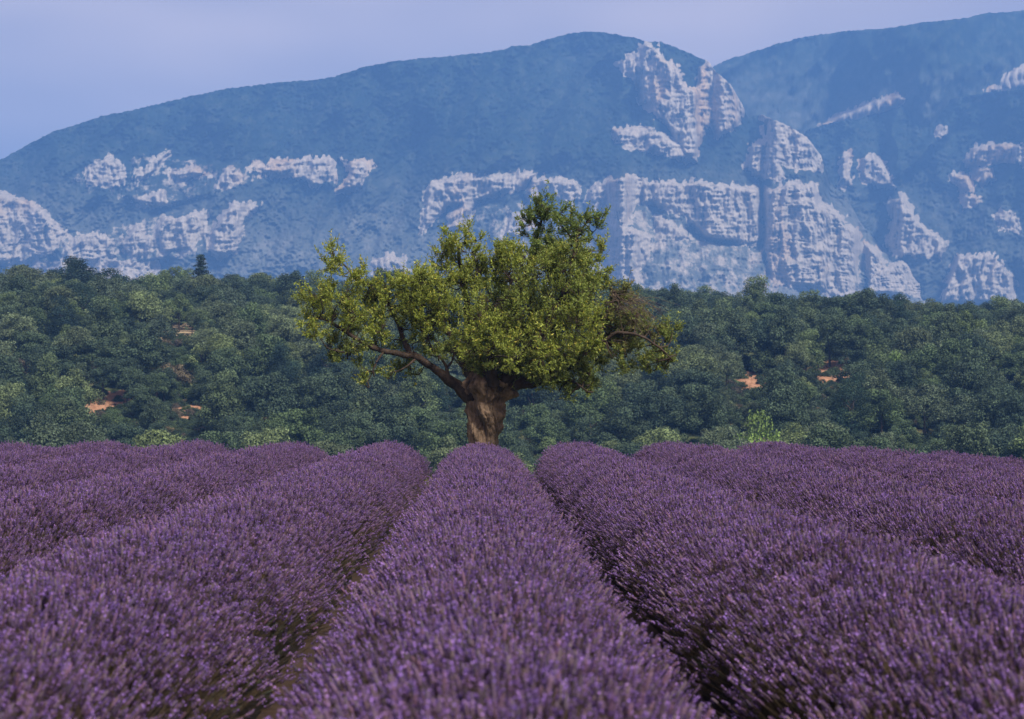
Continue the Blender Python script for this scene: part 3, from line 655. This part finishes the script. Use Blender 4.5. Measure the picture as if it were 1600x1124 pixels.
lobes('olive', 0.8, 0.5, [(975, 470, 9), (990, 492, 10), (970, 515, 10), (1003, 515, 10), (985, 540, 11), (958, 500, 9)])
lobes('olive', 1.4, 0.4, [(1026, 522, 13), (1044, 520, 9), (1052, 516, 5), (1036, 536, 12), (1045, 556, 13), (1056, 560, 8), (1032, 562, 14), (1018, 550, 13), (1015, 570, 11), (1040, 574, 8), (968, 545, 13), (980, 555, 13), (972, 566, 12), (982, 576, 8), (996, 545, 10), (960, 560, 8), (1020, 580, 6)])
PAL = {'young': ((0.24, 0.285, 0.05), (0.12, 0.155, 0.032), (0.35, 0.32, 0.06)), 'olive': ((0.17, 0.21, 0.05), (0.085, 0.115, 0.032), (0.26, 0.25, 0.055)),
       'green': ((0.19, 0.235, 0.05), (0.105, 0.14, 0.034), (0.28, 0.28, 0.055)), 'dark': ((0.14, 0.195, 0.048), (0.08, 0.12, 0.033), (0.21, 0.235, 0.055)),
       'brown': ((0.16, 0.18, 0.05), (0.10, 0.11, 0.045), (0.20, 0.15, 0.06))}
rng = np.random.default_rng(5)
twg = Geo(); leaf_c, leaf_d, leaf_n, leaf_l, leaf_t = [], [], [], [], []
for (x, y, r_, spread, dens, kind) in LOBES:
    R_ = r_ * PXM * (0.86 if r_ > 22 else 1.0)
    copies = 1 if spread < 0.5 else (2 if spread < 0.9 else 3)
    for c_ in range(copies):
        dy = rng.uniform(-spread, spread) if copies < 3 else (c_ - 1) * spread + rng.uniform(-.25, .25)
        cc = T(x, y, dy + (-0.3 if x < 660 else -0.5 if y > 555 else 0.0)) + (rng.normal(0, .05, 3) if c_ else 0)
        # a branchlet from the nearest limb to the lobe
        nd = NP[np.argmin(np.linalg.norm(NP - cc, axis=1) + 0.4 * np.maximum(0, NP[:, 2] - cc[2]))]
        mid = (nd + cc) / 2 + rng.normal(0, .06, 3) - np.array([0, 0, .05])
        bp = spline(np.stack([nd, mid, cc]), 4); v, f = tube(bp, np.linspace(.016, .007, len(bp)), 4); twg.add(v, f)
        ns = int(52 * dens * (R_ / 0.3) ** 1.6) + 7
        sub = rng.normal(size=(max(3, ns // 9), 3)); sub /= np.linalg.norm(sub, axis=1)[:, None]
        u_ = sub[rng.integers(0, len(sub), ns)] + rng.normal(0, .2, (ns, 3)); u_ /= np.linalg.norm(u_, axis=1)[:, None]
        rad = R_ * rng.uniform(.3, 1.08, ns) ** 0.6 * (1 + .12 * rng.normal(size=ns))
        base = cc + u_ * rad[:, None] * np.array([1, 1.1, 1])
        droop = kind == 'brown'
        dr = u_ * (.75 if not droop else .5) + np.array([0, 0, .8 if not droop else -.35]) + rng.normal(0, .3, (ns, 3)); dr /= np.linalg.norm(dr, axis=1)[:, None]
        sl = rng.uniform(.10, .22, ns) + .16 * (rng.uniform(size=ns) < .2) * (u_[:, 2] > 0)
        pal = np.array(PAL[kind])
        for s_ in range(ns):
            b = base[s_]; e = b + dr[s_] * sl[s_]
            if s_ % 2 == 0 or droop:
                st = cc + (b - cc) * .35
                v, f = tube(np.stack([st, b, e]), [.006, .0042, .002], 3); twg.add(v, f)
        nl = 13 if not droop else 11
        tt = rng.uniform(0.0, 1.05, (ns, nl)); pos = base[:, None] + dr[:, None] * (sl[:, None] * tt)[..., None]
        ld = dr[:, None] * .55 + rng.normal(0, .62, (ns, nl, 3)) + np.array([0, 0, .1]); ld /= np.linalg.norm(ld, axis=-1)[..., None]
        mixf = rng.uniform(0, 1, (ns, 1, 1)) * .6 + rng.uniform(0, 1, (ns, nl, 1)) * .4
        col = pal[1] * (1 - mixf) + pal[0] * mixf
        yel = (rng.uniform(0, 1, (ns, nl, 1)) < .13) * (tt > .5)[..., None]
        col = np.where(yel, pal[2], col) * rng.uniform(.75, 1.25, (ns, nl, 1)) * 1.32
        leaf_c.append(pos.reshape(-1, 3)); leaf_d.append(ld.reshape(-1, 3)); leaf_t.append(col.reshape(-1, 3))
LC, LD, LT = np.concatenate(leaf_c), np.concatenate(leaf_d), np.concatenate(leaf_t)
nL = len(LC); ln = rng.uniform(.042, .08, nL)[:, None]; wd_ = ln * rng.uniform(.14, .21, (nL, 1))
sd_ = np.cross(LD, rng.normal(size=(nL, 3))); sd_ /= np.linalg.norm(sd_, axis=1)[:, None]; up_ = np.cross(sd_, LD)
v0 = LC; v1 = LC + LD * ln * .45 + sd_ * wd_ + up_ * wd_ * .5; v2 = LC + LD * ln - up_ * ln * .08; v3 = LC + LD * ln * .45 - sd_ * wd_ + up_ * wd_ * .5
LV = np.stack([v0, v1, v2, v3], 1).reshape(-1, 3); b_ = np.arange(nL)[:, None] * 4
LF = np.concatenate([b_ + [0, 1, 2], b_ + [0, 2, 3]])
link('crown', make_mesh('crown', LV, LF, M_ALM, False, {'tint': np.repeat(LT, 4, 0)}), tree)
link('twigs', twg.mesh('twigs', M_LIMB), tree, kind='stuff')
# the tangle of bare twigs hanging on the right side
bt = Geo()
for _ in range(55):
    a0 = T(rng.uniform(952, 985), rng.uniform(455, 485), rng.uniform(-.9, -.1)); ln_ = rng.uniform(.35, 1.15)
    d_ = np.array([rng.uniform(.15, 1.0), rng.uniform(-.2, .2), rng.uniform(-.9, .1)]); d_ /= np.linalg.norm(d_)
    p = np.stack([a0, a0 + d_ * ln_ * .5 + np.array([0, 0, .05]), a0 + d_ * ln_ + np.array([0, 0, -.18 * ln_])]); p = spline(p, 5) + np.cumsum(rng.normal(0, .012, (11, 3)), 0)
    v, f = tube(p, np.linspace(.006, .002, 11), 3); bt.add(v, f)
M_DEAD = mat_bark('bare_twig', (0.04, 0.03, 0.025), (0.115, 0.088, 0.07), 8.0, 0.2)
link('bare_twigs', bt.mesh('bare_twigs', M_DEAD), tree, kind='stuff', label='tangle of bare brown twigs drooping on the right of the crown')

# ------------------------------------------------------------------ the wooded slope
def crown_mesh(seed, kind):
    rng = np.random.default_rng(seed)
    g_c, g_n, size, col = [], [], [], []
    if kind == 'pine':
        H = 8.0; nb = 30; zz = rng.uniform(.22, .92, nb); rr = (1 - ((zz - .42) / .62) ** 2).clip(.06) * 1.9
        an = rng.uniform(0, 6.28, nb); q = rng.uniform(.3, 1, nb)
        C = np.stack([np.cos(an) * rr * q, np.sin(an) * rr * q, zz * H], 1); Rb_ = np.stack([rng.uniform(.7, 1.1, nb)] * 2 + [rng.uniform(.5, .85, nb)], 1)
    elif kind == 'conifer':
        H = 9.5; nb = 40; zz = np.linspace(.12, .98, nb); an = np.arange(nb) * 2.4; rr = (1.03 - zz) * 1.75
        C = np.stack([np.cos(an) * rr * .6, np.sin(an) * rr * .6, zz * H], 1); s = .3 + rr * .42; Rb_ = np.stack([s, s, s * .5], 1)
    elif kind == 'bush':
        H = 3.2; nb = 28; an = rng.uniform(0, 6.28, nb); q = rng.uniform(0, 1, nb) ** .5 * 1.6
        C = np.stack([np.cos(an) * q, np.sin(an) * q, .7 + rng.uniform(0, 1, nb) * (2.2 - q * .8)], 1); Rb_ = rng.uniform(.35, .75, (nb, 1)) * np.array([1, 1, .85])
    else:
        H = 6.4; nb = 52; an = rng.uniform(0, 6.28, nb); ph = rng.uniform(-.55, 1.35, nb); q = rng.uniform(.35, 1.08, nb)
        w = 2.2 if kind != 'tall' else 1.7; h_ = 1.9 if kind != 'tall' else 2.7
        wx, wy = rng.uniform(.8, 1.2), rng.uniform(.8, 1.2); lop = 1 + .3 * np.cos(an - rng.uniform(0, 6.28)) + .2 * np.cos(2 * an + rng.uniform(0, 6.28))
        C = np.stack([np.cos(an) * np.cos(ph) * w * q * wx * lop, np.sin(an) * np.cos(ph) * w * q * wy * lop, 3.3 + np.sin(ph) * h_ * q * rng.uniform(.8, 1.15, nb)], 1)
        Rb_ = rng.uniform(.4, .85, (nb, 1)) * np.array([1, 1, .85])
    tot = 9000 if kind != 'bush' else 4500
    area = (Rb_[:, 0] ** 2); per = (tot * area / area.sum()).astype(int) + 8
    for c, r_, n in zip(C, Rb_, per):
        u_ = rng.normal(size=(n, 3)); u_ /= np.linalg.norm(u_, axis=1)[:, None]; u_[:, 2] = np.where(u_[:, 2] < -.5, -u_[:, 2], u_[:, 2])
        g_c.append(c + u_ * r_ * rng.uniform(.45, 1.2, (n, 1))); nn = u_ + rng.normal(0, .55, (n, 3)); g_n.append(nn / np.linalg.norm(nn, axis=1)[:, None])
        col.append(np.full((n, 1), rng.uniform(.65, 1.4)) * rng.uniform(.75, 1.3, (n, 1)))
    Cc, Nn, K = np.concatenate(g_c), np.concatenate(g_n), np.concatenate(col)
    n = len(Cc); a = np.cross(Nn, rng.normal(size=(n, 3))); a /= np.linalg.norm(a, axis=1)[:, None]; b = np.cross(Nn, a)
    s = rng.uniform(.05, .12, (n, 1)) * (1.0 if kind not in ('pine', 'conifer') else .9); s2 = s * rng.uniform(.5, .9, (n, 1))
    V = np.stack([Cc - a * s, Cc - b * s2 + Nn * .05, Cc + a * s, Cc + b * s2 + Nn * .05], 1).reshape(-1, 3)
    base = {'oak': (.042, .068, .040), 'pale': (.085, .118, .062), 'tall': (.055, .082, .046), 'pine': (.022, .042, .034), 'conifer': (.030, .052, .038), 'bush': (.065, .095, .045), 'lime': (.13, .20, .055), 'dry': (.105, .085, .06)}
    F = np.arange(n * 4).reshape(n, 4)
    return V, tri(F), np.repeat(K, 4, 0), H

def trunk_mesh(H, seed, r0=.16):
    rng = np.random.default_rng(seed); g = Geo()
    p = np.array([[0, 0, -.4], [rng.normal() * .1, rng.normal() * .1, H * .3], [rng.normal() * .2, rng.normal() * .2, H * .62]]); c = spline(p, 3)
    v, f = tube(c, np.linspace(r0, r0 * .4, len(c)), 6); g.add(v, f)
    for _ in range(5):
        t_ = rng.uniform(.3, .6); b = np.array([0, 0, H * t_]); a = rng.uniform(0, 6.28); e = b + np.array([math.cos(a) * 1.2, math.sin(a) * 1.2, H * .14])
        v, f = tube(np.stack([b, (b + e) / 2 - [0, 0, .1], e]), [r0 * .4, r0 * .3, r0 * .12], 4); g.add(v, f)
    return g.mesh('trunk', M_TRUNK, True)

BASE = {'oak': (.050, .078, .046), 'pale': (.098, .130, .072), 'tall': (.072, .104, .055), 'pine': (.020, .040, .034), 'conifer': (.028, .050, .038), 'bush': (.046, .070, .038), 'lime': (.14, .215, .055), 'dry': (.10, .085, .062)}
SHAPES = {'oak': 'oak', 'pale': 'oak', 'tall': 'tall', 'pine': 'pine', 'conifer': 'conifer', 'bush': 'bush', 'lime': 'bush', 'dry': 'bush'}
PROTO = []                                                        # (kind, crown mesh, trunk mesh, height, joined object for the mass)
for kind, cnt in (('oak', 5), ('pale', 3), ('tall', 4), ('bush', 3), ('dry', 1), ('pine', 2), ('conifer', 1), ('lime', 1)):
    for c_ in range(cnt):
        V, F, K, H = crown_mesh(500 + len(PROTO) * 7, SHAPES[kind])
        me = make_mesh('crown', V, F, M_FOR, False, {'tint': K * np.array(BASE[kind])})
        tm = trunk_mesh(H, 50 + len(PROTO), .16 if H > 4 else .07)
        PROTO.append((kind, me, tm, H, bpy.data.objects.new('woodland_tree', me)))
KI = {}
for i, p in enumerate(PROTO): KI.setdefault(p[0], []).append(i)

rng = np.random.default_rng(21)
step = 4.1
yy = np.arange(196, 470, step); PT = []
for y in yy:
    w = 0.335 * y; xs = np.arange(-w, w, step); PT.append(np.stack([xs + rng.uniform(-1.7, 1.7, len(xs)) , y + rng.uniform(-1.7, 1.7, len(xs))], 1))
PT = np.concatenate(PT); PT = PT[PT[:, 1] > 198]
kz = noise(PT[:, 0] * .035, PT[:, 1] * .05, 0, 90); rnd = rng.uniform(size=len(PT))
kind = np.where(rnd < .42, 'oak', np.where(rnd < .62, 'tall', np.where(rnd < .78, 'pale', np.where(rnd < .90, 'bush', np.where(rnd < .93, 'dry', np.where(rnd < .965, 'pine', 'oak'))))))
kind = np.where((kz > .35) & (rnd < .6), 'pale', kind); kind = np.where((PT[:, 1] < 226) & (rnd > .45), 'bush', kind)
siz = .66 + .86 * rng.uniform(0, 1, len(PT)) ** 1.5 * np.where(PT[:, 1] > 330, 1.1, 1.0)
siz = np.where(kind == 'pine', siz * .85, siz)
# clearings: bare banks of ochre earth and a dry grass patch (px, py of the photograph, distance, half width, half height in px)
CLEAR = [('ochre', 165, 634, 258, 30, 11, -0.5), ('ochre', 275, 651, 247, 26, 7, -0.35), ('ochre', 1180, 592, 268, 20, 17, -0.6), ('ochre', 1302, 580, 272, 32, 13, 0.2), ('straw', 282, 523, 305, 24, 11, 0.0)]
keep = np.ones(len(PT), bool); P3 = np.stack([PT[:, 0], PT[:, 1], ground_z(PT[:, 0], PT[:, 1])], 1)
hgt = np.array([PROTO[KI[k][0]][3] for k in kind]) * siz
tpx, tpy = pix(P3 + np.stack([0 * hgt, 0 * hgt, hgt], 1)); bpx, bpy_ = pix(P3)
patches = []
for nm, cx, cy, Yc, hw, hh, til in CLEAR:
    # find where the slope itself meets this line of sight
    cand = np.linspace(215, 420, 400); pc = at(np.full(400, cx), np.full(400, cy), cand); g_ = ground_z(pc[:, 0], cand); k_ = np.argmax(g_ > pc[:, 2] - 0.3)
    Yh = cand[k_] if k_ > 0 else Yc
    half = 2.2 * siz * FPX / PT[:, 1]
    inx = np.abs(tpx - cx) < hw * 0.8 + half * 0.5
    keep &= ~(inx & (PT[:, 1] < Yh + 1.0) & (tpy < cy + hh * .35) & (bpy_ > cy - hh))
    patches.append((nm, cx, cy, Yh, hw, hh, til))
PT, P3, kind, siz = PT[keep], P3[keep], kind[keep], siz[keep]
SPECIAL = [  # px, py of the top, distance, kind, height in m, label
 ('pine', 124, 394, 346, 15.5, 'dark wind-shaped pine standing above the wood below the pale terrace'),
 ('pine', 160, 412, 336, 13.5, 'broad rounded dark pine beside the taller pine on the skyline'),
 ('conifer', 314, 398, 338, 18.0, 'slim pointed conifer rising above the skyline of the wood'),
 ('pale', 338, 436, 338, 7.5, 'pale green rounded tree beside the slim pointed conifer'),
 ('pine', 640, 424, 420, 8.0, 'dark tree on the skyline above the left limb of the almond tree'),
 ('lime', 1192, 636, 226, 6.0, 'bright lime-green bush at the foot of the wooded slope'),
 ('lime', 1395, 545, 262, 4.0, 'yellow-green leafy tree catching light on the slope below the cliffs'),
 ('lime', 105, 598, 254, 3.0, 'bright green bush above the ochre bank on the wooded slope'),
 ('tall', 1225, 568, 246, 9.5, 'tall dark tree standing between the two ochre banks'),
 ('pine', 1330, 570, 243, 9.0, 'bushy dark tree in front of the ochre bank below the cliffs'),
 ('oak', 1520, 528, 262, 8.5, 'broad dark blue-green tree on the slope near the picture edge'),
 ('pine', 1075, 452, 392, 7.0, 'dark tree crowning the skyline just beside the drooping bare twigs'),
 ('pine', 1545, 466, 390, 7.0, 'dark domed tree on the skyline before the lowest crag'),
]
# which trees of the wood show largest: painted far to near into a coarse picture
half = 2.3 * siz; Hs = np.array([PROTO[KI[k][0]][3] for k in kind]) * siz
tp = np.stack(pix(P3 + np.stack([0 * Hs, 0 * Hs, Hs], 1)), 1); bp_ = np.stack(pix(P3), 1)
buf = np.full((70, 400), -1); order = np.argsort(-PT[:, 1])
for i in order:
    w = half[i] * FPX / PT[i, 1]; x0, x1 = int((tp[i, 0] - w) / 4), int((tp[i, 0] + w) / 4) + 1; y0_, y1_ = int((tp[i, 1] - 400) / 4), int((bp_[i, 1] - 400) / 4) + 1
    if x1 < 0 or x0 >= 400 or y1_ < 0: continue
    buf[max(0, y0_):max(0, min(70, y1_)), max(0, x0):min(400, x1)] = i
vis = np.bincount(buf[buf >= 0][:], minlength=len(PT))
chosen = np.argsort(-vis)[:286]; chosen = chosen[vis[chosen] > 2]
KIND_TXT = {'oak': 'dark rounded tree', 'pale': 'pale grey-green tree', 'tall': 'upright green tree', 'bush': 'bushy green shrub', 'dry': 'brownish shrub', 'pine': 'dark blue-green pine'}
def wood_tree(i_p, loc, s, rz, label, group=None, zs=1.0):
    kd, cm, tm, H, _ = PROTO[i_p]
    nm = {'bush': 'shrub', 'dry': 'dry_shrub', 'lime': 'bright_shrub', 'pine': 'pine_tree', 'conifer': 'conifer_tree'}.get(kd, 'broadleaf_tree')
    o = bpy.data.objects.new(nm, None); COL.objects.link(o); o.location = loc; o.rotation_euler = (0, 0, rz); o.scale = (s, s, s * zs); o.empty_display_size = .5
    o['label'] = label; o['category'] = 'shrub' if kd in ('bush', 'dry', 'lime') else 'tree'
    if group: o['group'] = group
    for n_, me in (('crown', cm), ('trunk', tm)):
        c = bpy.data.objects.new(n_, me); COL.objects.link(c); c.parent = o
COLS = [(90, 'by the left picture edge'), (215, 'below the dark skyline pines'), (340, 'below the slim pointed conifer'), (455, 'beside the almond crown'), (570, "below the almond's left tips"), (690, "under the almond's left limb"), (850, 'behind the almond trunk'), (960, "under the almond's right side"), (1090, 'below the drooping bare twigs'), (1215, 'near the reddish earth bank'), (1330, 'near the orange earth bank'), (1450, 'near the yellow-green slope tree'), (1530, 'below the lowest crag'), (9999, 'by the right picture edge')]
lab_of = {}
for i in chosen:
    x, y = tp[i]
    zone = 'on the skyline' if y < 470 else 'high on the slope' if y < 515 else 'halfway up the slope' if y < 570 else 'low on the slope' if y < 620 else 'at the slope foot'
    size = 'large ' if siz[i] > 1.05 else ('small ' if siz[i] < .88 else '')
    col = next(t for e_, t in COLS if x < e_)
    lab_of.setdefault(f'{size}{KIND_TXT[kind[i]]} {zone} {col}', []).append(i)
ORD = ['leftmost', 'second from left', 'third from left', 'fourth from left', 'fifth from left', 'sixth from left', 'seventh from left', 'eighth from left']
for lab, members in lab_of.items():
    members = sorted(members, key=lambda q: tp[q, 0])
    for o_, i in enumerate(members):
        text = lab if len(members) == 1 else f'{lab}, {ORD[min(o_, 7)] if o_ < len(members) - 1 else "rightmost"}'
        ids = KI[kind[i]]
        wood_tree(ids[int(rng.integers(len(ids)))], P3[i] - [0, 0, .15], siz[i], rng.uniform(0, 6.28), text, 'trees of the wooded slope', rng.uniform(.9, 1.15))
for kd, x, y, Yd, h, lab in SPECIAL:
    p = at(np.array(x), np.array(y), Yd).reshape(3); gz_ = float(ground_z(p[0], Yd)); i_p = KI[kd][0]; H = PROTO[i_p][3]
    hh = max(p[2] - gz_, h * .6); s = h / H
    wood_tree(i_p, (p[0], Yd, gz_ - .2), s, rng.uniform(0, 6.28), lab, None, (hh + .2) / (H * s))
rest = np.setdiff1d(np.arange(len(PT)), chosen)
G_WOOD = scatter_group('wood_scatter', [p[4] for p in PROTO])
idx = np.array([KI[k][int(rng.integers(len(KI[k])))] for k in kind[rest]])
scatter('woodland', P3[rest] - [0, 0, .15], np.stack([0 * rest, 0 * rest, rng.uniform(0, 6.28, len(rest))], 1), siz[rest], idx, G_WOOD, kind='stuff', label='mass of distant woodland filling the slope between the nearer trees')
# undergrowth closing the foot of the slope
CL_SCRUB = []
nu = 5200
ux = rng.uniform(-1, 1, nu); uy = 192 + 120 * rng.uniform(0, 1, nu) ** 1.4; ux = ux * .33 * uy
# the bare banks, lying on the slope where the trees have been cleared
def on_ground(px, py, y0=205.0, y1=430.0):
    px, py = np.broadcast_arrays(np.asarray(px, float), np.asarray(py, float))
    cand = np.linspace(y0, y1, 220); pc = at(np.repeat(px[..., None], 220, -1), np.repeat(py[..., None], 220, -1), np.broadcast_to(cand, px.shape + (220,)))
    hit = ground_z(pc[..., 0], pc[..., 1]) > pc[..., 2]; k_ = np.where(hit.any(-1), hit.argmax(-1), 219)
    return np.take_along_axis(pc, k_[..., None, None], -2)[..., 0, :]
for nm, cx, cy, Yh, hw, hh, til in patches:
    n_, m_ = 29, 13
    U, W = np.meshgrid(np.linspace(-1, 1, n_), np.linspace(-1, 1, m_), indexing='xy')
    ed = 1 + 0.35 * noise(U * 2 + cx, W * 2, 0, 95) + 0.2 * noise(U * 5 + cx, W * 5, 0, 98)
    hw, hh = hw * 1.5, hh * 1.6
    X = cx + U * hw * ed * np.sqrt(1 - .5 * W ** 2); Yp = cy - W * hh * ed * np.sqrt(1 - .5 * U ** 2) + til * U * hw * .55
    P = on_ground(X, Yp)
    P[..., 2] = ground_z(P[..., 0], P[..., 1]) + (0.12 + 0.5 * np.abs(fbm(P[..., 0] * .5, P[..., 1] * .5, 0, 96, 4)) * (nm == 'ochre')) * np.minimum(1, 4 * (1 - np.maximum(np.abs(U), np.abs(W)))) - 0.05
    link('earth_bank' if nm == 'ochre' else 'dry_grass_clearing', make_mesh('earth_bank', P.reshape(-1, 3), grid_faces(*P.shape[:2]), M_OCHRE if nm == 'ochre' else M_STRAW, True), kind='structure')
    # low scrub round the clearing and in front of it
    a_ = rng.uniform(0, 6.28, 420); rr_ = 1.15 + 1.5 * rng.uniform(0, 1, 420) ** 1.3
    sx_, sy_ = cx + np.cos(a_) * rr_ * hw, cy + np.sin(a_) * rr_ * hh * 1.3 + til * np.cos(a_) * hw * .5
    Q = on_ground(sx_, np.minimum(sy_, 700)); CL_SCRUB.append(Q)
    CL_SCRUB.append(on_ground(cx + rng.uniform(-1.8, 1.8, 500) * hw, cy + hh * .8 + rng.uniform(0, 1, 500) * (712 - cy)))
UP = np.concatenate([np.stack([ux, uy, ground_z(ux, uy)], 1)] + CL_SCRUB); UP = UP[np.all(np.isfinite(UP), 1)]; nu = len(UP)
scatter('undergrowth', UP - [0, 0, .25], np.stack([np.zeros(nu), np.zeros(nu), rng.uniform(0, 6.28, nu)], 1), np.where(np.arange(nu) < 5200, rng.uniform(.25, .6, nu), rng.uniform(.14, .42, nu)),
        np.array([KI['bush'][i % 3] if i % 9 else KI['dry'][0] for i in range(nu)]), G_WOOD, kind='stuff', label='low scrub covering the foot of the wooded slope')
# grass and weeds on the verge behind the rows
gg = Geo(); rng = np.random.default_rng(77)
nb = 16000; bx = rng.uniform(-14, 14, nb); by = 37.6 + rng.uniform(0, 1, nb) ** 1.3 * 12; h_ = rng.uniform(.08, .3, nb) * (1 + .6 * noise(bx * .7, by * .7, 0, 97)); a = rng.uniform(0, 6.28, nb)
P0 = np.stack([bx, by, ground_z(bx, by) - .02], 1); s_ = np.stack([np.cos(a), np.sin(a), 0 * a], 1) * .012; l_ = np.stack([rng.normal(0, .35, nb) * h_, rng.normal(0, .35, nb) * h_, h_], 1)
V = np.stack([P0 - s_, P0 + s_, P0 + l_], 1).reshape(-1, 3); ct = np.array([.09, .10, .035]) * rng.uniform(.6, 1.4, (nb, 1)); ct[rng.uniform(size=nb) < .25] = (.22, .17, .08)
link('grass', make_mesh('grass', V, np.arange(nb * 3).reshape(nb, 3), M_GRASS, False, {'tint': np.repeat(ct, 3, 0)}), kind='stuff', label='dry green grass on the verge behind the lavender rows')

# ------------------------------------------------------------------ haze
hm = bpy.data.materials.new('haze'); hm.use_nodes = True
hn, hl = hm.node_tree.nodes, hm.node_tree.links
hn.clear(); ho = hn.new('ShaderNodeOutputMaterial'); pv = hn.new('ShaderNodeVolumePrincipled')
pv.inputs['Color'].default_value = (0.15, 0.38, 0.96, 1); pv.inputs['Density'].default_value = 0.00029; pv.inputs['Anisotropy'].default_value = 0.0
hl.new(pv.outputs[0], ho.inputs['Volume']); hm.cycles.volume_sampling = 'DISTANCE'
bx0, bx1, by0, by1, bz0, bz1 = -10500, 10500, -400, 14200, -800, 800
hv = [(x, y, z) for x in (bx0, bx1) for y in (by0, by1) for z in (bz0, bz1)]
hf = [(0, 1, 3, 2), (4, 6, 7, 5), (0, 4, 5, 1), (2, 3, 7, 6), (0, 2, 6, 4), (1, 5, 7, 3)]
link('haze', make_mesh('haze', hv, hf, hm), kind='stuff', label='thin blue haze in the air in front of the mountains')
